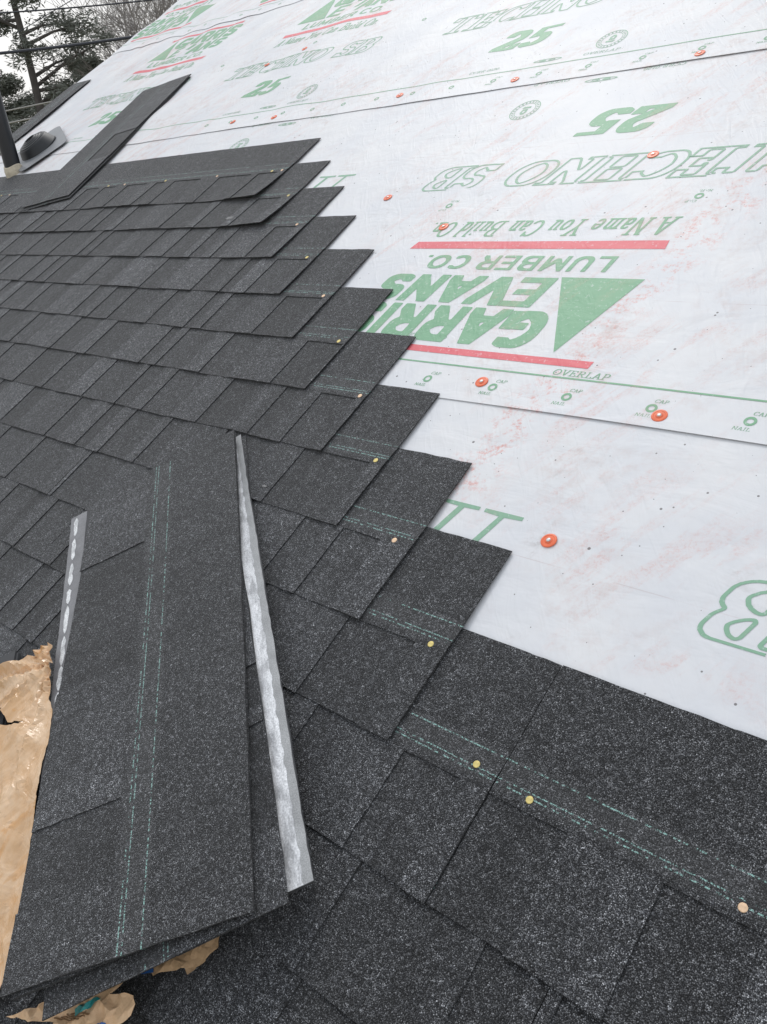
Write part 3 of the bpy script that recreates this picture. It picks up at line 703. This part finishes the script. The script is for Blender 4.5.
# ---------------------------------------------------------------- starter strips on the left rake
for i, (v0, v1) in enumerate(((1.76, 2.745), (2.0, 2.0))):
    if v1 - v0 < .1: continue
    r = random.Random(40 + i); parts = ([], [], [], [])
    sheet(parts, 0, v1 - v0, [0, .05, .10, .15, .20], [], lambda x, y: .0075 + .004 * abs(fbm(x, y, 4)), lambda x, y: .0045 + .004 * abs(fbm(x, y, 4)), r, lambda x, y: 1.0, .05, 4)
    root = mesh_obj('starter_strip', parts[0], parts[1], M_GRAN, None, [(a, b + .07) for a, b in parts[2]], parts[3])
    root.matrix_world = ROOF @ Matrix.Translation((UL + .205, v0, .003)) @ Matrix.Rotation(rad(90), 4, 'Z')
    tag(root, 'dark starter strip laid along the far left edge of the roof', 'shingle')

# ---------------------------------------------------------------- loose shingles
def loose(name, lab, mat, L, cuts, seed, zb, group=None, bright=1.0, xa=0, ya=0):
    r = random.Random(seed); o = shingle_mesh(name, L, cuts, zb, r, None, xa, ya, bright); o.matrix_world = mat; tag(o, lab, 'shingle', group); return o
O1 = Vector((-1.09414, .30914, .030)); X1 = Vector((.740319, -.670048, .054435)).normalized(); Y1 = Vector((.671043, .741418, 0)).normalized(); Z1 = X1.cross(Y1)
S1 = ROOF @ Matrix(((X1.x, Y1.x, Z1.x, O1.x), (X1.y, Y1.y, Z1.y, O1.y), (X1.z, Y1.z, Z1.z, O1.z), (0, 0, 0, 1)))
def s1(x, y, z, rz=0): return S1 @ Matrix.Translation((x, y, z)) @ Matrix.Rotation(rz, 4, 'Z')
sag = lambda a: (lambda x, y: -a * math.sin(max(0, min(1, x)) * math.pi) * .6 + .0015 * fbm(x, y, 3))
GRP = 'loose shingles in the near stack'
T1 = TU + TB
loose('loose_shingle', 'loose shingle on top of the near stack, dashed green lines down its middle', s1(-.008, 0, -T1 + .002, 0), 1.014, [[.23, .536], [.79, 1.0 - .09]], 3, sag(.006), GRP, .92)
for v in bpy.data.objects['loose_shingle'].data.vertices:          # the near corner is pulled a little out of square
    k_ = v.co.x * (1 - v.co.y / H); v.co.x -= .016 * k_; v.co.y -= .016 * k_ + .011 * (1 - v.co.x) * min(1, (H - v.co.y) / .17)
loose('loose_shingle', 'loose shingle directly beneath the top one of the near stack, edges flush with it', s1(-.004, .001, -T1 - .0026, rad(-.15)), 1.0, [], 4, sag(.006), GRP, .8)
loose('loose_shingle', 'loose shingle under the top one, notched edge showing along its right side', s1(1.006, .377, -.0150, math.pi + rad(4.0)), 1.0, [[.10, .27], [.30, .38], [.55, .72]], 5, sag(.004), GRP, .85)
def flipped(lab, mat, L, Hh, seed, zb, band, bandmat, blobs, group):
    """a shingle lying face down: dark backing, a release film band and sealant along one long edge (y=0)"""
    r = random.Random(seed); parts = ([], [], [], [])
    ys = [0, .02, .06, .12, .2, Hh]
    sheet(parts, 0, L, ys, [], lambda x, y: zb(x, y) + .0032, lambda x, y: zb(x, y), r, lambda x, y: 1, .03, 7)
    o = mesh_obj('face_down_shingle', parts[0], parts[1], M_BACK, None, parts[2], parts[3]); o.matrix_world = mat; tag(o, lab, 'shingle', group)
    parts = ([], [], [], [])
    sheet(parts, .002, L - .002, [.0008, band * .35, band * .7, band], [], lambda x, y: zb(x, y) + .0038, lambda x, y: zb(x, y) + .0031, r, lambda x, y: 1, .015, 2)
    mesh_obj('release_film', parts[0], parts[1], bandmat, o, parts[2])
    V, F, U = [], [], []
    for (a, b, y0, wd) in blobs:
        n = max(6, int((b - a) / .006)); i0 = len(V); lng = b - a > .3
        for i in range(n + 1):
            x = a + (b - a) * i / n; tp = 1 if lng else min(1, 6 * min(i / n, 1 - i / n) + .12); va = .25 if lng else .6
            w1 = wd * tp * (.85 + va * noise.noise(Vector((x * 60, seed, 1)))); w2 = wd * tp * (.85 + va * noise.noise(Vector((x * 60, seed, 9))))
            for y in (y0 - w1, y0 + w2): V.append((x, y, zb(x, y) + .0046)); U.append((x, y))
            for y in (y0 - w1, y0 + w2): V.append((x, y, zb(x, y) + .0036)); U.append((x, y))
        for i in range(n):
            p = i0 + i * 4
            F += [(p, p + 4, p + 5, p + 1), (p, p + 2, p + 6, p + 4), (p + 1, p + 5, p + 7, p + 3)]
    mesh_obj('sealant_strip', V, F, M_WHITE if bandmat is M_FILM else M_SEAL, o, U)
    return o
# right-hand one: long silver band running down beside the top shingle (its sealant edge faces right)
flipped('face-down shingle whose long silver sealant band runs down the right side of the stack', s1(.984, .404, -.0215, math.pi + rad(3.55)), .998, H, 11,
        lambda x, y: -.010 * (1 - x) ** 2 - .0006 * math.sin(x * 9), .041, M_FILM2, [(.001, .993, .0265, .0155)], GRP)
r_ = random.Random(5); bl = []; x = .01
while x < .78: d = r_.uniform(.04, .075); bl.append((x, x + d, .015, .0052)); x += d + r_.uniform(.0, .012)
flipped('face-down shingle with grey band and broken white dashes, left side of the stack', s1(.012, -.0680, -.0102, rad(3.75)), .975, .30, 12,
        lambda x, y: -.003 * math.sin(x * 3.1),   .040, M_FILM, bl, GRP)
loose('loose_shingle', 'loose shingle peeking out below the near end of the top shingle', s1(.012, .006, -.0245, rad(-.6)), .935, [[.1, .25], [.5, .66]], 21, sag(.004), GRP, .85)
for i in range(6):
    r = random.Random(60 + i)
    f = 1 - i * .13
    zl = -.029 - i * .0042
    loose('loose_shingle', 'loose shingle buried in the lower part of the near stack', s1(.0 + r.uniform(0, .01), .004 + r.uniform(0, .02), zl, rad(r.uniform(-.5, .5))), .935, [], 70 + i,
          (lambda i: (lambda x, y: (.0042 * (i + 2)) * max(0, 1 - x * 1.15)))(i), GRP, .85)
# the pair lying across the top course at the left
for i, (dx, dy, dz, rz, lab) in enumerate(((0, 0, 0, 0, 'loose shingle lying across the topmost course beside the vent boot'), (.012, -.010, -.006, rad(.7), 'loose shingle sandwiched just under the one beside the vent boot'))):
    m = ROOF @ Matrix.Translation((-2.905 + dx, 1.515, .022 + dz)) @ Matrix.Rotation(rad(102.0) + rz, 4, 'Z') @ Matrix.Translation((dy, 0, 0))
    loose('loose_shingle', lab, m, 1.0, [[.30, .52]], 31 + i, lambda x, y: -.012 * x + .0015 * fbm(x, y, 3), 'pair of loose shingles on the upper roof', 1.0)

# ---------------------------------------------------------------- orange cap nails
CAPS = [(-.098, .516, 'orange cap nail alone on blank underlayment, lowest of all'), (-.044, .787, 'orange cap nail beside a cap nail mark above the lowest seam, right of its row'),
        (-.400, .810, 'orange cap nail left of the overlap word, close above the lowest seam'), (-.384, 1.529, 'orange cap nail on the green outline lettering'),
        (-.804, 1.286, 'orange cap nail on the end of the green slogan'), (-1.080, 1.418, 'orange cap nail right of the upper shingle ends'),
        (-1.437, 1.978, 'orange cap nail on the second seam, leftmost of three there'), (-.990, 1.962, 'orange cap nail on the second seam, middle of three there'),
        (-.451, 1.950, 'orange cap nail on the second seam, rightmost of three there'),
        (-2.33, 2.50, 'orange cap nail above the far outline lettering'), (-2.52, 2.44, 'small orange cap nail left of the far outline lettering'),
        (-2.03, 1.955, 'orange cap nail low on the seam left of the bare middle'), (-2.29, 1.972, 'orange cap nail on the seam farther left')]
for u, v, lab in CAPS:
    k = 0 if v < .756 else 1 if v < 1.92 else 2
    root = empty('cap_nail', on_roof(u, v, Wz(u, v) + lift(k, u, v) + .0006, random.uniform(0, 6)) @ Matrix.Rotation(rad(random.uniform(-3, 3)), 4, 'X'))
    tag(root, lab, 'cap nail', 'orange cap nails holding the underlayment')
    bm = bmesh.new(); lathe(bm, [(.0125, 0), (.0128, .0009), (.0120, .0016), (.0098, .0018), (.0088, .0013), (.0060, .0014), (.0050, .0024)], 28); bm_obj('plastic_cap', bm, M_ORANGE, root)
    bm = bmesh.new(); lathe(bm, [(.0034, .0022), (.0034, .0030), (.0020, .0035)], 14); bm_obj('nail_head', bm, M_STEEL, root)

# ---------------------------------------------------------------- vent boot and pipe
e1 = Vector((.128, .239, 0)).normalized(); ang = math.atan2(e1.y, e1.x)
boot = empty('vent_boot', on_roof(-3.865, 1.985, .006, ang)); tag(boot, 'black rubber vent boot on a grey flashing plate lying loose beside the pipe', 'vent boot')
bm = bmesh.new(); pts = []
for sx, sy in ((1, 1), (-1, 1), (-1, -1), (1, -1)):
    for t in range(5):
        a = math.atan2(sy, sx) - rad(45) + rad(90) * t / 4; pts.append((sx * (.142 - .045) + .045 * math.cos(a), sy * (.205 - .045) + .045 * math.sin(a)))
zc = lambda x, y: .004 + .02 * max(0, x + .02) ** 1.0 * 1.2 + .03 * abs(y) ** 1.5
top = [bm.verts.new((x, y, zc(x, y) + .002)) for x, y in pts]; bot = [bm.verts.new((x, y, zc(x, y))) for x, y in pts]
ct = bm.verts.new((0, 0, .008)); cb = bm.verts.new((0, 0, .006)); n = len(pts)
for i in range(n):
    bm.faces.new((ct, top[i], top[(i + 1) % n])); bm.faces.new((cb, bot[(i + 1) % n], bot[i])); bm.faces.new((top[i], bot[i], bot[(i + 1) % n], top[(i + 1) % n]))
bm_obj('flashing_plate', bm, M_PLATE, boot)
bm = bmesh.new(); mm = Matrix.Translation((-.01, .01, .004)) @ Matrix.Rotation(rad(-6), 4, 'Y') @ Matrix.Scale(.92, 4)
lathe(bm, [(.118, 0), (.113, .005), (.092, .048), (.084, .053)], 40, mm); bm_obj('boot_cone', bm, M_RUBBER, boot, True)
bm = bmesh.new()
lathe(bm, [(.082, .052), (.079, .057), (.067, .058), (.062, .062), (.052, .063), (.047, .067), (.039, .068), (.035, .071), (.030, .071), (.029, .060)], 40, mm); bm_obj('sealing_collar', bm, M_RUBBER, boot)

pb = rw(-3.865, 1.79, 0); pipe = empty('vent_pipe', Matrix.Translation(pb)); tag(pipe, 'black plastic vent pipe standing upright at the left edge beside the vent boot', 'pipe')
bm = bmesh.new(); lathe(bm, [(.039, .030), (.039, .90), (.034, .905), (.034, .86)], 32); bm_obj('pipe_tube', bm, M_PIPE, pipe, False)
bm = bmesh.new(); lathe(bm, [(.041, -.03), (.046, .015), (.0435, .034), (.0395, .038)], 32, wob=.007); bm_obj('cream_collar', bm, M_CREAM, pipe)

# ---------------------------------------------------------------- torn wrapper
def crumple(name, outline, zf, mat, parent=None, cell=.007, th=.0006, amp=.006, sc=30, seed=0, holes=None, zfun=None):
    me = tessellate([outline] + (holes or [])); bm = bmesh.new(); bm.from_mesh(me); bpy.data.meshes.remove(me)
    for ax in (0, 1):
        lo = min(v.co[ax] for v in bm.verts); hi = max(v.co[ax] for v in bm.verts)
        for i in range(math.ceil(lo / cell), math.floor(hi / cell) + 1):
            co = [0, 0, 0]; co[ax] = i * cell + 1e-5; no = [0, 0, 0]; no[ax] = 1
            bmesh.ops.bisect_plane(bm, geom=bm.verts[:] + bm.edges[:] + bm.faces[:], plane_co=co, plane_no=no)
    bmesh.ops.triangulate(bm, faces=bm.faces)
    for v in bm.verts:
        x, y = v.co.x, v.co.y
        a = 1 - abs(noise.noise(Vector((x * sc, y * sc, seed)))) * 2; b = 1 - abs(noise.noise(Vector((x * sc * 2.3 + 5, y * sc * 1.7, seed + 3)))) * 2
        v.co.x += noise.noise(Vector((x * 90, y * 90, 1 + seed))) * .003; v.co.y += noise.noise(Vector((x * 90, y * 90, 11 + seed))) * .003
        v.co.z = zfun(x, y) if zfun else zf(x, y) + amp * (a * a * .7 + b * .3)
    g = bmesh.ops.extrude_face_region(bm, geom=bm.faces[:])
    for v in [q for q in g['geom'] if isinstance(q, bmesh.types.BMVert)]: v.co.z -= th
    return bm_obj(name, bm, mat, parent)
wrapper = empty('bundle_wrapper', on_roof(0, 0, 0)); tag(wrapper, 'crumpled tan plastic bundle wrapper along the left edge beside the stack', 'wrapper')
wo = [(-1.25, -.30), (-1.20, -.10), (-.985, -.130), (-.925, -.085), (-.875, -.040), (-.843, -.002), (-.815, .012), (-.795, -.012), (-.775, -.020), (-.739, -.055), (-.697, -.080), (-.656, -.116), (-.620, -.150), (-.583, -.187), (-.540, -.232), (-.496, -.271), (-.458, -.312), (-.421, -.350), (-.417, -.375), (-.45, -.43), (-.60, -.56), (-.90, -.62), (-1.2, -.50)]
hole = [(-.93, -.185), (-.86, -.145), (-.815, -.118), (-.770, -.128), (-.735, -.112), (-.742, -.120), (-.78, -.140), (-.815, -.140), (-.84, -.158), (-.91, -.215)]
def film(x, y):
    """taut plastic: long creases parallel to the bundle's edge below, creases fanning out at the torn top"""
    p = x * .74 - y * .67; q = x * .67 + y * .74; n = noise.noise
    t = min(1, max(0, (y + .20) / .16))
    wq = q + .02 * n(Vector((p * 5, q * 5, 4)))
    lo = (1 - abs(n(Vector((p * 3.0, wq * 17, 2.0)))) * 2.4) * .0085 + (1 - abs(n(Vector((p * 3, wq * 46, 8.0)))) * 2.2) * .0046 + (1 - abs(n(Vector((p * 14 + q * 9, q * 20 - p * 6, 5.0)))) * 2.2) * .0030
    a = math.atan2(y + .02, x + .78); r = math.hypot(y + .02, x + .78)
    up = (1 - abs(n(Vector((a * 3.2, r * 5, 6.0)))) * 2.4) * .014 + (1 - abs(n(Vector((x * 11, y * 15, 3.0)))) * 2.2) * .009
    edge = max(0, (q + .540) / .02) if p < -.2 else max(0, (q + .545) / .02)
    return .050 + lo * (1 - t) + up * t
crumple('wrapper_sheet', wo, None, M_WRAP, wrapper, .0065, .0006, seed=2, holes=[hole], zfun=film)
bd = empty('wrapped_bundle', on_roof(-.80, -.33, .016, rad(-42))); tag(bd, 'unopened shingle bundle hidden under the tan plastic wrapper', 'shingle bundle')
for i in range(6):
    bm = bmesh.new(); jx = .004 * math.sin(i * 5); add_box(bm, -.30 + jx, .44 + jx, -.14, .135 + jx, i * .0038, i * .0038 + .0034); bm_obj('bundled_shingle', bm, M_BACK, bd)
scr = empty('torn_wrapper_scrap', on_roof(.006, -.006, .008)); tag(scr, 'torn tan wrapper scrap with teal marks sticking out below the near end of the stack', 'wrapper scrap')
A = [(-.392, -.380), (-.360, -.348), (-.335, -.312), (-.300, -.270), (-.262, -.252), (-.270, -.268), (-.279, -.288), (-.262, -.276), (-.245, -.270), (-.238, -.276), (-.233, -.285), (-.238, -.300), (-.244, -.320), (-.27, -.345), (-.30, -.36), (-.309, -.352), (-.322, -.345), (-.352, -.362)]
A = [(-.31 + (x + .31) * 1.12, -.325 + (y + .325) * 1.12) for x, y in A]
crumple('torn_sheet', A, lambda x, y: .022 + .06 * (x + .39) , M_PAPER, scr, .005, .0006, .008, 34, 4)
def patch(name, pts, z, mat, par): crumple(name, pts, lambda x, y: z(x, y), mat, par, .005, .0005, .008, 34, 4)
patch('teal_mark', [(-.338, -.318), (-.325, -.303), (-.312, -.300), (-.318, -.312), (-.328, -.322)], lambda x, y: .0236 + .06 * (x + .39), M_TEAL, scr)
patch('teal_mark', [(-.309, -.322), (-.290, -.298), (-.279, -.293), (-.285, -.305), (-.300, -.326)], lambda x, y: .0236 + .06 * (x + .39), M_TEAL, scr)
patch('blue_mark', [(-.262, -.312), (-.250, -.304), (-.245, -.312), (-.252, -.318)], lambda x, y: .0236 + .06 * (x + .39), M_BLUE, scr)
for i in range(4):
    ox, oy = -.318 + i * .006, -.340 + i * .006 - .004
    patch('faint_ink_line', [(ox - .010, oy - .002), (ox + .022, oy + .014), (ox + .021, oy + .0155), (ox - .011, oy - .0005)], lambda x, y: .0234 + .06 * (x + .39), M_INK, scr)
scr2 = empty('torn_wrapper_scrap', on_roof(.005, -.005, .006)); tag(scr2, 'small torn tan paper tongue under the stack, nearer its right corner, with blue corner', 'wrapper scrap')
crumple('torn_sheet', [(-.262, -.236), (-.245, -.205), (-.190, -.155), (-.183, -.170), (-.186, -.188), (-.194, -.200), (-.196, -.213), (-.207, -.209), (-.232, -.230), (-.240, -.238)], lambda x, y: .022, M_PAPER2, scr2, .006, .0006, .007, 38, 9)
crumple('blue_corner', [(-.266, -.238), (-.252, -.226), (-.242, -.236), (-.253, -.246)], lambda x, y: .026, M_BLUE, scr2, .006, .0006, .003, 38, 9)

# ---------------------------------------------------------------- overhead cables
def cable(lab, p, q, rr, mat, sag_):
    p, q = Vector(p), Vector(q); pts = []; n = 40; d = q - p; a = p - d * 2.2; b = q + d * 1.5
    for i in range(n + 1):
        t = i / n; c = a.lerp(b, t); t0 = 2.2 / 4.7; t1 = 3.2 / 4.7
        c.z += sag_ * (t - t0) * (t - t1); pts.append(c)
    bm = bmesh.new(); tube(bm, pts, [rr] * len(pts), 8); o = bm_obj('overhead_cable', bm, mat, None, True); tag(o, lab, 'cable', 'overhead cables')
cable('thick dark overhead cable, the heaviest, crossing in front of the pine', (-10.24, 4.86, 5.47), (-9.45, 6.22, 5.50), .017, M_CABLE, .8)
cable('thin dark overhead cable above the thick one', (-15.30, 8.12, 6.69), (-14.2, 9.9, 6.68), .013, M_CABLE, .8)
cable('pale thin cable low in front of the pine trunk, upper of two', (-15.69, 7.39, 5.19), (-15.46, 7.83, 5.23), .012, M_CABLEL, 0)
cable('pale thin cable low in front of the pine trunk, lower of two', (-15.70, 7.36, 4.99), (-15.54, 7.69, 5.02), .014, M_CABLEL, 0)
cable('thinnest overhead wire slanting up between the two dark cables', (-15.05, 8.6, 6.72), (-14.85, 8.95, 6.88), .007, M_CABLE, 0)

# ---------------------------------------------------------------- trees
def rv(r, s=1): return Vector((r.gauss(0, 1), r.gauss(0, 1), r.gauss(0, 1))) * s
def tufts(V, F, c, rx, rz, n, r, size, flat=.5):
    """sprays of small needle faces round c"""
    for _ in range(n):
        d = rv(r); d.normalize(); d *= r.random() ** .4; p = Vector((c.x + d.x * rx, c.y + d.y * rx, c.z + d.z * rz))
        a = rv(r); a.z *= flat; a.normalize(); b = a.cross(rv(r)).normalized(); s = size * r.uniform(.5, 1.4)
        i = len(V); V += [p - a * s, p + b * s * .22, p + a * s, p - b * s * .22]; F.append((i, i + 1, i + 2, i + 3))
def pine(name, lab, base, h, lean, seed, bare=.28, spread=2.6, dens=1.0, needle=M_NEEDLE, size=.13, group='evergreen trees beyond the roof', limbs=32):
    r = random.Random(seed); root = empty(name, Matrix.Translation(base)); tag(root, lab, 'tree', group)
    tb = bmesh.new(); pts = []; n = 12
    for i in range(n + 1):
        t = i / n; pts.append(Vector((lean[0] * t + .15 * math.sin(t * 5 + seed), lean[1] * t + .12 * math.cos(t * 4 + seed), h * t)))
    tube(tb, pts, [.145 * h / 10 * (1 - .8 * i / n) for i in range(n + 1)], 8)
    V, F = [], []
    for i in range(limbs):
        t = bare + (1 - bare) * (i + r.random()) / limbs; k = min(n - 1, int(t * n)); p = pts[k].lerp(pts[k + 1], t * n - k)
        a = r.uniform(0, 6.283); ln = spread * (1 - (t - bare) / (1 - bare) * .62) * r.uniform(.55, 1.1)
        d = Vector((math.cos(a), math.sin(a), r.uniform(.05, .55))); q = p + d * ln * .5; e = p + d * ln + Vector((0, 0, -.08 * ln))
        tube(tb, [p, q, e], [.045 * h / 10, .028 * h / 10, .010], 5)
        for s in range(int(7 * dens)):
            f = r.uniform(.45, 1.05); c = p.lerp(e, f) + rv(r, .16 * ln * .5)
            if r.random() < .6: tube(tb, [p.lerp(e, f * .8), c], [.018, .008], 4)
            tufts(V, F, c, r.uniform(.22, .46), r.uniform(.15, .28), int(190 * dens), r, size * .46)
    bm_obj('trunk', tb, M_BARK, root, True); mesh_obj('crown', V, F, needle, root)
def bare_tree(lab, base, h, seed, spread=1.0, depth=5, rr=.22, mat=M_BARKHAZE):
    r = random.Random(seed); root = empty('bare_tree', Matrix.Translation(base)); tag(root, lab, 'tree', 'leafless trees behind the roof')
    tb, cb = bmesh.new(), bmesh.new()
    def grow(p, d, ln, rad_, k):
        bm = tb if k < 1 else cb; n = 4; pts = [p]; dd = d.copy()
        for i in range(n): dd = (dd + rv(r, .10) + Vector((0, 0, .04))).normalized(); pts.append(pts[-1] + dd * ln / n)
        tube(bm, pts, [rad_ * (1 - .4 * i / n) for i in range(n + 1)], 6 if k < 2 else 3)
        if k >= depth: return
        m = 4 if k < 2 else r.choice((3, 4, 4))
        for i in range(m):
            f = 1 if i == 0 else r.uniform(.35, .95); q = pts[min(n, int(f * n + .5))]
            nd = (dd + rv(r, .42 * spread)).normalized(); grow(q, nd, ln * r.uniform(.62, .82), max(.0065, rad_ * .54), k + 1)
    grow(Vector((0, 0, 0)), Vector((.05, 0, 1)), h * .33, rr, 0)
    bm_obj('trunk', tb, mat, root, True); bm_obj('branches', cb, mat, root)
pine('pine_tree', 'tall open pine with a bare lower trunk behind the thick cable', (-19.0, 9.62, 0), 10.2, (-.15, .1), 4, .34, 2.5, .8)
pine('pine_tree', 'denser dark pine cut by the left edge of the picture', (-21.9, 8.6, 0), 9.6, (.2, .1), 9, .25, 2.6, 1.2)
pine('pine_tree', 'low bushy evergreen behind the pine trunk, left of the starter strip', (-23.5, 13.6, 0), 6.6, (.1, .1), 15, .15, 2.2, 1.3, M_LEAF)
pine('pine_tree', 'low dark evergreen in the gap between pipe and pine trunk', (-24.5, 11.2, 0), 6.3, (.1, .1), 19, .12, 2.3, 1.3, M_LEAF)
bare_tree('large leafless tree with spreading branches behind the far corner of the roof', (-18.7, 13.9, 0), 11.5, 3, .85, 6, .14)
bare_tree('smaller leafless tree left of the spreading one', (-28.8, 18.2, 0), 12.5, 8, .8, 6, .13, M_BARKFAR)
